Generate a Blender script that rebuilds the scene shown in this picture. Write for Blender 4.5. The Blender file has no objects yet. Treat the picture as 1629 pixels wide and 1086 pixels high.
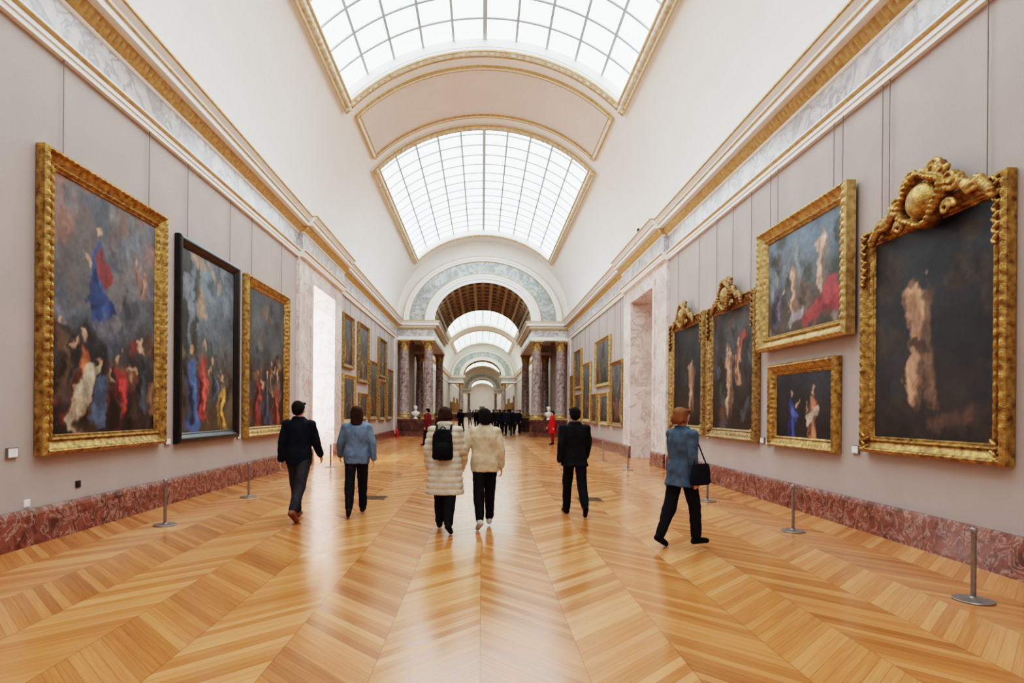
import bpy, math, random
import numpy as np
from mathutils import Vector, Matrix, noise
random.seed(7); np.random.seed(7)
S=bpy.context.scene; COL=S.collection
pi=math.pi
def lin(c):
    c=c/255.0
    return c/12.92 if c<=0.04045 else ((c+0.055)/1.055)**2.4
def rgb(r,g,b): return (lin(r),lin(g),lin(b),1.0)

# ---------------------------------------------------------------- materials
def newmat(name):
    m=bpy.data.materials.new(name); m.use_nodes=True
    nt=m.node_tree; b=nt.nodes['Principled BSDF']
    return m,nt,b
def N(nt,t,**kw):
    n=nt.nodes.new(t)
    for k,v in kw.items(): setattr(n,k,v)
    return n
def L(nt,a,b): nt.links.new(a,b)
def math_(nt,op,a,b=None,c=None):
    n=N(nt,'ShaderNodeMath',operation=op)
    for i,v in enumerate((a,b,c)):
        if v is None: continue
        if isinstance(v,(int,float)): n.inputs[i].default_value=v
        else: L(nt,v,n.inputs[i])
    return n.outputs[0]
def ramp(nt,fac,stops):
    r=N(nt,'ShaderNodeValToRGB'); L(nt,fac,r.inputs[0])
    e=r.color_ramp.elements
    while len(e)<len(stops): e.new(0.5)
    for i,(p,c) in enumerate(stops): e[i].position=p; e[i].color=c
    return r.outputs[0]
def noisy(name,c1,c2,scale=6,rough=.6,metal=0,bump=0,bscale=60,detail=4,spec=.5,dist=0.0):
    m,nt,b=newmat(name)
    tc=N(nt,'ShaderNodeTexCoord'); n=N(nt,'ShaderNodeTexNoise')
    n.inputs['Scale'].default_value=scale; n.inputs['Detail'].default_value=detail; n.inputs['Distortion'].default_value=dist
    L(nt,tc.outputs['Object'],n.inputs['Vector'])
    L(nt,ramp(nt,n.outputs['Fac'],[(.3,c1),(.7,c2)]),b.inputs['Base Color'])
    b.inputs['Roughness'].default_value=rough; b.inputs['Metallic'].default_value=metal
    b.inputs['Specular IOR Level'].default_value=spec
    if bump:
        n2=N(nt,'ShaderNodeTexNoise'); n2.inputs['Scale'].default_value=bscale
        L(nt,tc.outputs['Object'],n2.inputs['Vector'])
        bp=N(nt,'ShaderNodeBump'); bp.inputs['Strength'].default_value=bump; bp.inputs['Distance'].default_value=.01
        L(nt,n2.outputs['Fac'],bp.inputs['Height']); L(nt,bp.outputs[0],b.inputs['Normal'])
    return m
def marble(name,base,mott,vein,scale=1.2,rough=.25,vamt=.06,slab=0,vmix=.55):
    m,nt,b=newmat(name)
    tc=N(nt,'ShaderNodeTexCoord'); n=N(nt,'ShaderNodeTexNoise')
    n.inputs['Scale'].default_value=scale; n.inputs['Detail'].default_value=9; n.inputs['Distortion'].default_value=.8; n.inputs['Roughness'].default_value=.66
    L(nt,tc.outputs['Object'],n.inputs['Vector'])
    c0=ramp(nt,n.outputs['Fac'],[(.36,mott),(.54,base),(.7,base)])
    n2=N(nt,'ShaderNodeTexNoise'); n2.inputs['Scale'].default_value=scale*.9; n2.inputs['Detail'].default_value=9; n2.inputs['Distortion'].default_value=1.2; n2.inputs['Roughness'].default_value=.6
    L(nt,tc.outputs['Object'],n2.inputs['Vector'])
    v=math_(nt,'ABSOLUTE',math_(nt,'SUBTRACT',n2.outputs['Fac'],.5))
    vf=ramp(nt,v,[(0,(1,1,1,1)),(vamt,(0,0,0,1))])
    vm=math_(nt,'MULTIPLY',vf,math_(nt,'MULTIPLY',n.outputs['Fac'],vmix*2))
    vm.node.use_clamp=True
    mx=N(nt,'ShaderNodeMix',data_type='RGBA'); L(nt,vm,mx.inputs[0]); L(nt,c0,mx.inputs[6]); mx.inputs[7].default_value=vein
    out=mx.outputs[2]
    if slab:
        sp=N(nt,'ShaderNodeSeparateXYZ'); L(nt,tc.outputs['Object'],sp.inputs[0])
        f=math_(nt,'PINGPONG',sp.outputs['Y'],slab/2)
        ln=math_(nt,'LESS_THAN',f,.005)
        m2=N(nt,'ShaderNodeMix',data_type='RGBA'); L(nt,ln,m2.inputs[0]); L(nt,out,m2.inputs[6]); m2.inputs[7].default_value=rgb(60,36,32)
        out=m2.outputs[2]
    L(nt,out,b.inputs['Base Color']); b.inputs['Roughness'].default_value=rough
    return m
def emis(name,col,s):
    m,nt,b=newmat(name)
    b.inputs['Base Color'].default_value=(.8,.8,.8,1); b.inputs['Emission Color'].default_value=col; b.inputs['Emission Strength'].default_value=s
    b.inputs['Roughness'].default_value=.5
    return m

M_wall=noisy('wall_taupe_paint',rgb(175,162,157),rgb(182,169,164),scale=1.5,rough=.75,bump=.15,bscale=90)
M_cream=noisy('vault_cream_plaster',rgb(245,240,234),rgb(248,244,239),scale=.8,rough=.8)
M_pink=noisy('vault_panel_plaster',rgb(229,216,209),rgb(234,222,216),scale=.8,rough=.8)
M_white=noisy('white_moulding_paint',rgb(241,237,231),rgb(246,242,236),scale=2,rough=.5)
M_goldtrim=noisy('gilt_trim',rgb(186,148,94),rgb(220,188,138),scale=14,rough=.5,metal=.15,bump=.3,bscale=60)
M_gold=noisy('gilt_frame',rgb(112,80,40),rgb(204,164,98),scale=13,rough=.38,metal=.65,bump=.7,bscale=55)
M_gold2=noisy('worn_gilt_frame',rgb(94,70,42),rgb(186,150,96),scale=16,rough=.44,metal=.55,bump=.7,bscale=70)
M_goldlight=noisy('pale_gilt',rgb(150,118,70),rgb(216,186,132),scale=12,rough=.42,metal=.55,bump=.5,bscale=60)
M_goldlight2=noisy('cream_and_gilt_carving',rgb(196,172,132),rgb(240,230,212),scale=7,rough=.5,metal=.0)
M_black=noisy('ebonised_wood',rgb(22,19,18),rgb(38,32,28),scale=8,rough=.3)
M_frieze=marble('grey_white_marble',rgb(214,208,206),rgb(176,171,174),rgb(132,128,135),scale=1.8,vamt=.06,vmix=.7)
M_archm=marble('grey_green_marble',rgb(196,199,195),rgb(150,158,157),rgb(108,118,118),scale=1.6,vamt=.06,vmix=.7)
M_pier=marble('pale_pink_marble',rgb(232,219,212),rgb(212,192,185),rgb(172,138,128),scale=1.1,vamt=.03,vmix=.6)
M_red=marble('red_marble',rgb(128,74,62),rgb(78,42,37),rgb(186,156,144),scale=5.5,vamt=.035,rough=.2,slab=2.2,vmix=.6)
M_shaft=marble('mottled_violet_marble',rgb(150,130,126),rgb(98,76,76),rgb(205,192,184),scale=3.4,vamt=.07,rough=.2)
M_brownw=noisy('coffer_brown',rgb(98,84,72),rgb(122,106,90),scale=5,rough=.6)
M_rib=noisy('coffer_rib_gilt',rgb(168,148,118),rgb(194,174,142),scale=8,rough=.5,metal=.1)
M_steel=noisy('brushed_grey_metal',rgb(132,126,122),rgb(156,150,146),scale=20,rough=.35,metal=.7)
M_cord=noisy('hanging_cord_grey',rgb(112,98,94),rgb(126,110,106),scale=5,rough=.6)
M_card=noisy('white_card',rgb(236,234,230),rgb(244,242,240),scale=5,rough=.5)
M_dark=noisy('dark_plastic',rgb(24,24,26),rgb(34,34,36),scale=5,rough=.4)
M_ext=noisy('red_enamel',rgb(180,24,22),rgb(196,34,28),scale=5,rough=.25)
M_bust=noisy('white_statuary_marble',rgb(228,224,216),rgb(240,238,232),scale=6,rough=.4)
M_brass=noisy('brass_grate',rgb(90,72,48),rgb(120,98,64),scale=20,rough=.4,metal=.6)
M_bar=noisy('glazing_bar_paint',rgb(168,178,180),rgb(180,190,192),scale=3,rough=.6)
M_glass=emis('daylit_frosted_glass',(0.78,0.94,1.0,1),2.75)
M_glassfar=emis('daylit_frosted_glass_green',(0.80,1.0,0.96,1),2.2)
M_winglass=emis('daylit_window_glass',(0.92,0.97,1.0,1),7.0)
M_redp=marble('dark_red_marble',rgb(112,70,62),rgb(78,46,42),rgb(156,124,112),scale=3,vamt=.03,rough=.25)
M_redd=marble('deep_brown_marble',rgb(80,52,46),rgb(54,36,34),rgb(116,88,78),scale=3,vamt=.03,rough=.25)

m,nt,b=newmat('oil_paint_canvas')
at=N(nt,'ShaderNodeVertexColor'); at.layer_name='paint'
L(nt,at.outputs[0],b.inputs['Base Color']); b.inputs['Roughness'].default_value=.42; b.inputs['Specular IOR Level'].default_value=.3
M_canvas=m
def parquet():
    m,nt,b=newmat('oak_chevron_parquet')
    tc=N(nt,'ShaderNodeTexCoord'); sp=N(nt,'ShaderNodeSeparateXYZ'); L(nt,tc.outputs['Object'],sp.inputs[0])
    x,y=sp.outputs['X'],sp.outputs['Y']
    W=.68; B=.115
    cell=math_(nt,'FLOOR',math_(nt,'DIVIDE',x,W))
    t=math_(nt,'PINGPONG',x,W)
    v=math_(nt,'ADD',y,math_(nt,'MULTIPLY',t,1.0))
    bid=math_(nt,'FLOOR',math_(nt,'DIVIDE',v,B))
    fv=math_(nt,'FRACT',math_(nt,'DIVIDE',v,B))
    def wn(a,bb,c):
        cb=N(nt,'ShaderNodeCombineXYZ')
        for i,k in enumerate((a,bb,c)):
            if isinstance(k,(int,float)): cb.inputs[i].default_value=k
            else: L(nt,k,cb.inputs[i])
        w=N(nt,'ShaderNodeTexWhiteNoise',noise_dimensions='3D'); L(nt,cb.outputs[0],w.inputs[0]); return w.outputs['Value']
    r1=wn(cell,bid,1.5)
    r2=wn(cell,math_(nt,'FLOOR',math_(nt,'DIVIDE',v,B*6)),7.5)
    cb=N(nt,'ShaderNodeCombineXYZ')
    L(nt,math_(nt,'MULTIPLY',v,44.0),cb.inputs[0]); L(nt,math_(nt,'MULTIPLY',t,3),cb.inputs[1]); L(nt,math_(nt,'ADD',cell,math_(nt,'MULTIPLY',bid,3.7)),cb.inputs[2])
    g=N(nt,'ShaderNodeTexNoise'); g.inputs['Scale'].default_value=1.0; g.inputs['Detail'].default_value=5; L(nt,cb.outputs[0],g.inputs['Vector'])
    par=math_(nt,'FLOORED_MODULO',cell,2.0)
    f=math_(nt,'ADD',math_(nt,'MULTIPLY',r1,.38),math_(nt,'MULTIPLY',r2,.10))
    f=math_(nt,'ADD',f,math_(nt,'MULTIPLY',g.outputs['Fac'],.50))
    f=math_(nt,'ADD',f,math_(nt,'MULTIPLY',par,.14))  # every other chevron strip lightened: direction-dependent sheen put into the wood colour
    col=ramp(nt,f,[(.14,rgb(146,84,42)),(.52,rgb(194,122,70)),(.98,rgb(222,160,108))])
    e3=math_(nt,'LESS_THAN',t,.0025)
    e4=math_(nt,'GREATER_THAN',t,W-.0025)
    ff=math_(nt,'MINIMUM',fv,math_(nt,'SUBTRACT',1.0,fv))
    gap=math_(nt,'MAXIMUM',math_(nt,'LESS_THAN',ff,.016),math_(nt,'MAXIMUM',e3,e4))
    mx=N(nt,'ShaderNodeMix',data_type='RGBA'); L(nt,math_(nt,'MULTIPLY',gap,.7),mx.inputs[0]); L(nt,col,mx.inputs[6]); mx.inputs[7].default_value=rgb(104,58,32)
    L(nt,mx.outputs[2],b.inputs['Base Color'])
    L(nt,math_(nt,'ADD',.17,math_(nt,'MULTIPLY',r1,.08)),b.inputs['Roughness'])
    b.inputs['Specular IOR Level'].default_value=.55
    return m
M_floor=parquet()
_cl={}
def cloth(r,g,b_):
    k=(r,g,b_)
    if k not in _cl:
        d=lambda v:max(0,int(v*.82))
        _cl[k]=noisy('fabric_%d_%d_%d'%k,rgb(d(r),d(g),d(b_)),rgb(r,g,b_),scale=9,rough=.85,bump=.3,bscale=40,spec=.2)
    return _cl[k]
M_skin=noisy('skin',rgb(205,158,132),rgb(220,174,148),scale=8,rough=.5)

# ---------------------------------------------------------------- mesh helpers
class MB:
    def __init__(s): s.v=[]; s.f=[]; s.m=[]
    def add(s,vs,fs,mi=0):
        o=len(s.v); s.v+= [tuple(p) for p in vs]; s.f+=[tuple(i+o for i in f) for f in fs]; s.m+=[mi]*len(fs)
    def box(s,x0,x1,y0,y1,z0,z1,mi=0):
        if x0>x1:x0,x1=x1,x0
        vs=[(x,y,z) for z in(z0,z1) for y in(y0,y1) for x in(x0,x1)]
        s.add(vs,[(0,2,3,1),(4,5,7,6),(0,1,5,4),(2,6,7,3),(0,4,6,2),(1,3,7,5)],mi)
    def grid(s,P,mi=0,closed=False):
        n=len(P); k=len(P[0]); vs=[p for r in P for p in r]; fs=[]
        for i in range(n-1):
            for j in range(k if closed else k-1):
                a=i*k+j; b2=i*k+(j+1)%k
                fs.append((a,b2,b2+k,a+k))
        s.add(vs,fs,mi)
    def lathe(s,prof,cx=0,cy=0,n=24,mi=0):
        P=[[(cx+r*math.cos(2*pi*j/n),cy+r*math.sin(2*pi*j/n),z) for j in range(n)] for r,z in prof]
        s.grid(P,mi,True)
        s.add(P[0],[tuple(range(n))[::-1]],mi); s.add(P[-1],[tuple(range(n))],mi)
    def ell(s,c,r,n=14,mi=0,R=None):
        P=[]
        c=Vector(c)
        for i in range(n+1):
            ph=pi*i/n; ph=min(max(ph,.02),pi-.02)
            row=[]
            for j in range(n+4):
                th=2*pi*j/(n+4)
                q=Vector((r[0]*math.sin(ph)*math.cos(th),r[1]*math.sin(ph)*math.sin(th),r[2]*math.cos(ph)))
                if R is not None: q=R@q
                row.append(c+q)
            P.append(row)
        s.grid(P,mi,True); k=n+4
        s.add(P[0],[tuple(range(k))],mi); s.add(P[-1],[tuple(range(k))[::-1]],mi)
    def cap(s,p0,p1,r0,r1,n=12,mi=0):
        p0=Vector(p0);p1=Vector(p1);d=(p1-p0); 
        if d.length<1e-6: d=Vector((0,0,1e-4))
        d.normalize()
        a=d.orthogonal().normalized(); b2=d.cross(a)
        rows=[]
        for i in range(5):
            ph=pi/2*(1-i/4.0); ph=min(ph,pi/2-.03); rows.append((p0-d*r0*math.sin(ph),r0*math.cos(ph)))
        for i in range(5):
            ph=pi/2*(i/4.0); ph=min(ph,pi/2-.03); rows.append((p1+d*r1*math.sin(ph),r1*math.cos(ph)))
        P=[[c+ (a*math.cos(2*pi*j/n)+b2*math.sin(2*pi*j/n))*r for j in range(n)] for c,r in rows]
        s.grid(P,mi,True); s.add(P[0],[tuple(range(n))[::-1]],mi); s.add(P[-1],[tuple(range(n))],mi)
    def loft(s,rings,n=24,mi=0,ex=.85):
        P=[]
        for (x,y,z,rx,ry) in rings:
            row=[]
            for j in range(n):
                c=math.cos(2*pi*j/n); q=math.sin(2*pi*j/n)
                row.append((x+rx*math.copysign(abs(c)**ex,c),y+ry*math.copysign(abs(q)**ex,q),z))
            P.append(row)
        s.grid(P,mi,True); s.add(P[0],[tuple(range(n))[::-1]],mi); s.add(P[-1],[tuple(range(n))],mi)
def mesh_of(mb,name,smooth=None):
    me=bpy.data.meshes.new(name); me.from_pydata(mb.v,[],mb.f)
    me.polygons.foreach_set('material_index',mb.m)
    if smooth is not None:
        me.shade_smooth()
        if smooth<180: me.set_sharp_from_angle(angle=math.radians(smooth))
    me.update(); return me
def mk(name,mb,mats,smooth=None,parent=None,kind=None,loc=None,label=None,category=None,group=None):
    me=mb if isinstance(mb,bpy.types.Mesh) else mesh_of(mb,name,smooth)
    if not isinstance(mats,(list,tuple)): mats=[mats]
    if len(me.materials)==0:
        for q in mats: me.materials.append(q)
    o=bpy.data.objects.new(name,me); COL.objects.link(o)
    if parent: o.parent=parent
    if loc is not None: o.location=loc
    if kind: o['kind']=kind
    if label: o['label']=label
    if category: o['category']=category
    if group: o['group']=group
    return o
def empty(name,loc,label,category,group=None,rotz=0):
    o=bpy.data.objects.new(name,None); o.empty_display_size=.2; COL.objects.link(o)
    o.location=loc; o.rotation_euler=(0,0,rotz); o['label']=label; o['category']=category
    if group:o['group']=group
    return o
def dup(root,loc,rotz=None):
    n=root.copy(); COL.objects.link(n); n.location=loc
    if rotz is not None: n.rotation_euler=(0,0,rotz)
    for c in list(root.children):
        k=c.copy(); COL.objects.link(k); k.parent=n
        for c2 in list(c.children):
            q=c2.copy(); COL.objects.link(q); q.parent=k
    return n
def remesh(mb,voxel,smooth=3,disp=None):
    me=mesh_of(mb,'tmp'); ob=bpy.data.objects.new('tmp',me); COL.objects.link(ob)
    r=ob.modifiers.new('r','REMESH'); r.mode='VOXEL'; r.voxel_size=voxel; r.use_smooth_shade=True
    if smooth:
        sm=ob.modifiers.new('s','SMOOTH'); sm.factor=.5; sm.iterations=smooth
    dg=bpy.context.evaluated_depsgraph_get(); dg.update()
    me2=bpy.data.meshes.new_from_object(ob.evaluated_get(dg))
    bpy.data.objects.remove(ob); bpy.data.meshes.remove(me)
    if disp:
        n=len(me2.vertices); co=np.empty(n*3); me2.vertices.foreach_get('co',co); co=co.reshape(-1,3)
        no=np.empty(n*3); me2.vertices.foreach_get('normal',no); no=no.reshape(-1,3)
        if disp=='quilt':
            d=.016*(np.abs(np.sin(pi*co[:,2]/.085))**.6-.6)
        else:
            d=np.array([noise.noise(Vector((p[0]*9,p[1]*9,p[2]*5)))*.012+noise.noise(Vector((p[0]*22,p[1]*22,p[2]*14)))*.007+.003 for p in co])
        co+=no*d[:,None]; me2.vertices.foreach_set('co',co.ravel())
    me2.shade_smooth(); me2.materials.clear(); me2.update()
    return me2
def sweep(mb,O,ds,du,dn,Ln,prof,period=None,m0=0,m1=0,mi=0,cap=False):
    O=Vector(O);ds=Vector(ds);du=Vector(du);dn=Vector(dn)
    n=1 if not period else max(2,int(Ln/period*6))
    P=[]
    for i in range(n+1):
        t=i/n; row=[]
        for (u,nn,amp) in prof:
            s=u*m0+(Ln-u*m1-u*m0)*t
            md=abs(math.sin(pi*s/period)) if period else 0
            row.append(O+ds*s+du*u+dn*(nn+amp*md))
        P.append(row)
    mb.grid(P,mi)
    if cap:
        k=len(prof); mb.add(P[0],[tuple(range(k))],mi); mb.add(P[-1],[tuple(range(k))],mi)

# ---------------------------------------------------------------- room shell
WX=5.44; Y0=-16.0; YS=37.5; YP=48.0; YE=235.0
VA,VB,VC=5.44,4.9,7.4
TH=math.acos(3.95/VA)
fb=MB(); fb.add([(-7,Y0,0),(7,Y0,0),(7,YE,0),(-7,YE,0)],[(0,1,2,3)])
mk('floor',fb,M_floor,kind='structure')
BAY=(17.3,22.5); OP=(18.6,21.3); OPZ=5.55
for sgn,side in((-1,'left'),(1,'right')):
    w=MB()
    for a,b2 in((Y0,BAY[0]),(BAY[1],YS),(YS,YP),(YP,YE)):
        w.box(sgn*WX,sgn*(WX+.3),a,b2,0,7.4)
    mk('wall_'+side,w,M_wall,kind='structure')
    w=MB(); p=.10
    w.box(sgn*(WX-p),sgn*(WX+1.25),BAY[0],OP[0],0,6.1)
    w.box(sgn*(WX-p),sgn*(WX+1.25),OP[1],BAY[1],0,6.1)
    w.box(sgn*(WX-p),sgn*(WX+1.25),OP[0],OP[1],OPZ,6.1)
    w.box(sgn*WX,sgn*(WX+.3),BAY[0],BAY[1],6.1,7.4)
    for a,b2 in((OP[0]-.22,OP[0]),(OP[1],OP[1]+.22)):
        w.box(sgn*(WX-p-.04),sgn*(WX-p),a,b2,.43,OPZ+.2)
    w.box(sgn*(WX-p-.04),sgn*(WX-p),OP[0],OP[1],OPZ,OPZ+.2)
    w.box(sgn*(WX-.08),sgn*WX,YS-1.1,YS,0,6.1)
    mk('trim_1' if sgn<0 else 'trim_2',w,M_pier,kind='structure')
    w=MB(); X=sgn*(WX+1.22)
    if sgn<0:
        w.box(X,X+sgn*.03,OP[0],OP[1],.9,OPZ,0)
        w.box(X-sgn*.05,X+sgn*.05,OP[0],OP[1],0,.9,1)
        for k in range(5):
            yy=OP[0]+(OP[1]-OP[0])*k/4; w.box(X-sgn*.05,X,yy-.03,yy+.03,.9,OPZ,1)
        for k in range(7):
            zz=.9+(OPZ-.9)*k/6; w.box(X-sgn*.05,X,OP[0],OP[1],zz-.025,zz+.025,1)
        mk('window_1',w,[M_winglass,M_white],kind='structure')
    else:
        w.box(X,X+sgn*.1,OP[0],OP[1],0,OPZ,0)
        for yy in(OP[0]+.3,OP[0]+1.35,OP[1]-.3): w.box(X-sgn*.04,X,yy-.04,yy+.04,0,OPZ-.2,0)
        mk('door_1',w,[M_pier],kind='structure')
    w=MB()
    bp=[(0,0,0),(0,.09,0),(.05,.09,0),(.36,.07,0),(.40,.055,0),(.43,.04,0),(.43,0,0)]
    for a,b2,off in((Y0,BAY[0],0),(BAY[0],OP[0],.1),(OP[1],BAY[1],.1),(BAY[1],YS,0),(YP,YE,0)):
        sweep(w,(sgn*(WX-off),a,0),(0,1,0),(0,0,1),(-sgn,0,0),b2-a,bp,cap=True)
    mk('baseboard_'+side,w,M_red,kind='structure')
    T={'arch':[(6.10,0,0),(6.10,.07,0),(6.17,.07,0),(6.175,.09,0),(6.25,.09,0),(6.28,.13,0),(6.31,.13,0),(6.31,0,0)],
       'fil':[(6.245,.085,0),(6.245,.105,0),(6.27,.125,0),(6.27,.09,0)],
       'frieze':[(6.31,0,0),(6.31,.05,0),(6.78,.05,0),(6.78,0,0)],
       'carve':[(6.83,0,0),(6.825,.09,0),(6.84,.10,.02),(6.88,.12,.05),(6.94,.16,.04),(6.99,.20,0),(7.0,.21,0),(7.0,0,0)],
       'under':[(6.78,0,0),(6.78,.06,0),(6.80,.08,0),(6.83,.09,0),(6.83,0,0)],
       'corona':[(7.0,0,0),(7.0,.34,0),(7.10,.34,0),(7.12,.37,0),(7.16,.38,0),(7.24,.45,0),(7.24,0,0)],
       'edge':[(7.245,0,0),(7.245,.46,0),(7.255,.475,0),(7.285,.475,0),(7.29,.46,0),(7.29,0,0)],
       'edge2':[(7.105,.335,0),(7.105,.365,0),(7.12,.375,0),(7.12,.335,0)]}
    segs=((Y0,BAY[0],0),(BAY[0],BAY[1],.14),(BAY[1],YS,0),(YP,94.9,0),(99.1,YE,0))
    no=3 if sgn<0 else 8
    for key,mt in(('arch',M_white),('frieze',M_frieze),('carve',M_goldtrim),('corona',M_white),('edge',M_goldtrim)):
        w=MB()
        for a,b2,off in segs:
            ks=[key]+(['edge2','fil'] if key=='edge' else [])+(['under'] if key=='corona' else [])
            for kk in ks:
                per=.12 if (kk=='carve' and a<30) else None
                sweep(w,(sgn*(WX-off),a,0),(0,1,0),(0,0,1),(-sgn,0,0),b2-a,T[kk],period=per,cap=True)
            if off:
                w.box(sgn*WX,sgn*(WX-off),a,b2,{'arch':6.1,'frieze':6.31,'carve':6.78,'corona':7.0,'edge':7.24}[key],{'arch':6.31,'frieze':6.78,'carve':7.0,'corona':7.24,'edge':7.29}[key])
        mk('trim_%d'%no,w,mt,smooth=35 if key=='carve' else None,kind='structure'); no+=1
w=MB(); w.box(-7,7,Y0-.3,Y0,0,13); mk('wall_back',w,M_wall,kind='structure')

def ep(th,off=0,a=VA,b=VB,c=VC): return ((a-off)*math.cos(th),c+(b-off)*math.sin(th))
def estrip(mb,t0,t1,y0,y1,o0,o1,n=24,mi=0,a=VA,b=VB,c=VC):
    P0=[]
    for i in range(n+1):
        th=t0+(t1-t0)*i/n
        x,z=ep(th,o0,a,b,c); X,Z=ep(th,o1,a,b,c)
        P0.append([(x,y0,z),(x,y1,z),(X,y1,Z),(X,y0,Z)])
    mb.grid(P0,mi,True)
    mb.add(P0[0],[(0,1,2,3)],mi); mb.add(P0[-1],[(0,1,2,3)],mi)
def esurf(mb,t0,t1,y0,y1,off=0,n=24,mi=0,a=VA,b=VB,c=VC):
    mb.grid([[(ep(t0+(t1-t0)*i/n,off,a,b,c)[0],y,ep(t0+(t1-t0)*i/n,off,a,b,c)[1]) for y in(y0,y1)] for i in range(n+1)],mi)
wn_=[2]; tn=[20]
def bumpy_arc(mb,t0,t1,yc,wd,o,h,amp,per,mi):
    Lr=4.9*(t1-t0); n=int(Lr/per*4); P=[]
    for i in range(n+1):
        th=t0+(t1-t0)*i/n; md=abs(math.sin(pi*i/4.0))
        row=[]
        for k in range(7):
            q=k/6.0; hh=o+(h+amp*md)*math.sin(pi*q)
            x,z=ep(th,hh); row.append((x,yc+wd*(q-.5),z))
        P.append(row)
    mb.grid(P,mi)
def bumpy_line(mb,th,y0,y1,wd,o,h,amp,per,mi):
    n=int((y1-y0)/per*4); P=[]
    for i in range(n+1):
        y=y0+(y1-y0)*i/n; md=abs(math.sin(pi*i/4.0)); row=[]
        for k in range(7):
            q=k/6.0; hh=o+(h+amp*md)*math.sin(pi*q)
            x,z=ep(th+(q-.5)*wd/5.1,hh); row.append((x,y,z))
        P.append(row)
    mb.grid(P,mi)
def skylight(y0,y1,glass,detail=True):
    w=MB(); t0,t1=TH,pi-TH
    esurf(w,t0,t1,y0,y1,-.24,40,0)
    nc=10
    for k in range(1,nc):
        th=t0+(t1-t0)*k/nc; hw=.032 if k!=5 else .055
        estrip(w,th-hw/5.1,th+hw/5.1,y0,y1,-.20,-.235,1,1)
    nr=max(3,int(round((y1-y0)/.95)))
    for k in range(1,nr):
        y=y0+(y1-y0)*k/nr; hw=.034
        estrip(w,t0,t1,y-hw,y+hw,-.205,-.235,36,1)
    mk('window_%d'%wn_[0],w,[glass,M_bar],kind='structure'); wn_[0]+=1
    w=MB(); fw=.34; dt=fw/5.1
    for ya,yb in((y0-fw,y0),(y1,y1+fw)): 
        estrip(w,t0-dt,t1+dt,ya,yb,.07,-.02,40,0)
    for ta,tb in((t0-dt,t0),(t1,t1+dt)): estrip(w,ta,tb,y0,y1,.07,-.02,3,0)
    for ya in(y0,y1): estrip(w,t0,t1,ya-.02,ya+.02,.0,-.26,40,0)
    for ta in(t0,t1): estrip(w,ta-.004,ta+.004,y0,y1,0,-.26,1,0)
    for ya in(y0-fw-.02,y0-.05): estrip(w,t0-dt,t1+dt,ya,ya+.03,.10,.05,40,1)
    for ya in(y1+.015,y1+fw-.015): estrip(w,t0-dt,t1+dt,ya,ya+.03,.10,.05,40,1)
    for ta in(t0-dt,t0-.012,t1+.005,t1+dt-.006): estrip(w,ta,ta+.006,y0-fw,y1+fw,.10,.05,1,1)
    if detail:
        for yc in(y0-fw/2,y1+fw/2): bumpy_arc(w,t0-dt,t1+dt,yc,.2,.06,.04,.05,.2,2)
        for tc in(t0-dt/2,t1+dt/2): bumpy_line(w,tc,y0-fw,y1+fw,.2,.06,.04,.05,.2,2)
    mk('trim_%d'%tn[0],w,[M_white,M_goldtrim,M_goldlight2],smooth=40,kind='structure'); tn[0]+=1
sky1=[(-14.2,-.9),(4.1,17.4),(22.4,35.7)]
sky2=[(52,74),(79,93),(101.5,118),(122,140),(161,180),(184,203),(207,228)]
def vault(y0,y1,skies,name):
    w=MB()
    for t0,t1 in((0,TH),(pi-TH,pi)): esurf(w,t0,t1,y0,y1,0,20)
    y=y0
    for a,b2 in skies+[(y1,y1)]:
        if a>y: esurf(w,TH,pi-TH,y,a,0,40)
        y=b2
    for s in(-1,1):
        w.add([(s*VA,y0,7.25),(s*VA,y1,7.25),(s*VA,y1,7.4),(s*VA,y0,7.4)],[(0,1,2,3)])
    mk(name,w,M_cream,smooth=60,kind='structure')
vault(Y0,YS,sky1,'ceiling')
vault(YP,YE,sky2,'ceiling.001')
for a,b2 in sky1: skylight(a,b2,M_glass,a>0)
for a,b2 in sky2: skylight(a,b2,M_glassfar,False)
for ya,yb in((0,3.2),(18.35,21.45)):
    w=MB(); t0,t1=TH-.01,pi-TH+.01
    esurf(w,t0,t1,ya,yb,.012,40,2)
    for y in(ya,yb-.1): estrip(w,t0,t1,y,y+.1,.06,0,40,0)
    for t in(t0,t1-.02): estrip(w,t,t+.02,ya,yb,.06,0,2,0)
    for y in(ya-.03,ya+.1,yb-.13,yb): estrip(w,t0,t1,y,y+.03,.075,0,40,1)
    for t in(t0-.006,t0+.02,t1-.026,t1): estrip(w,t,t+.006,ya,yb,.075,0,1,1)
    mk('trim_%d'%tn[0],w,[M_white,M_goldtrim,M_pink],smooth=40,kind='structure'); tn[0]+=1

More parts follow.
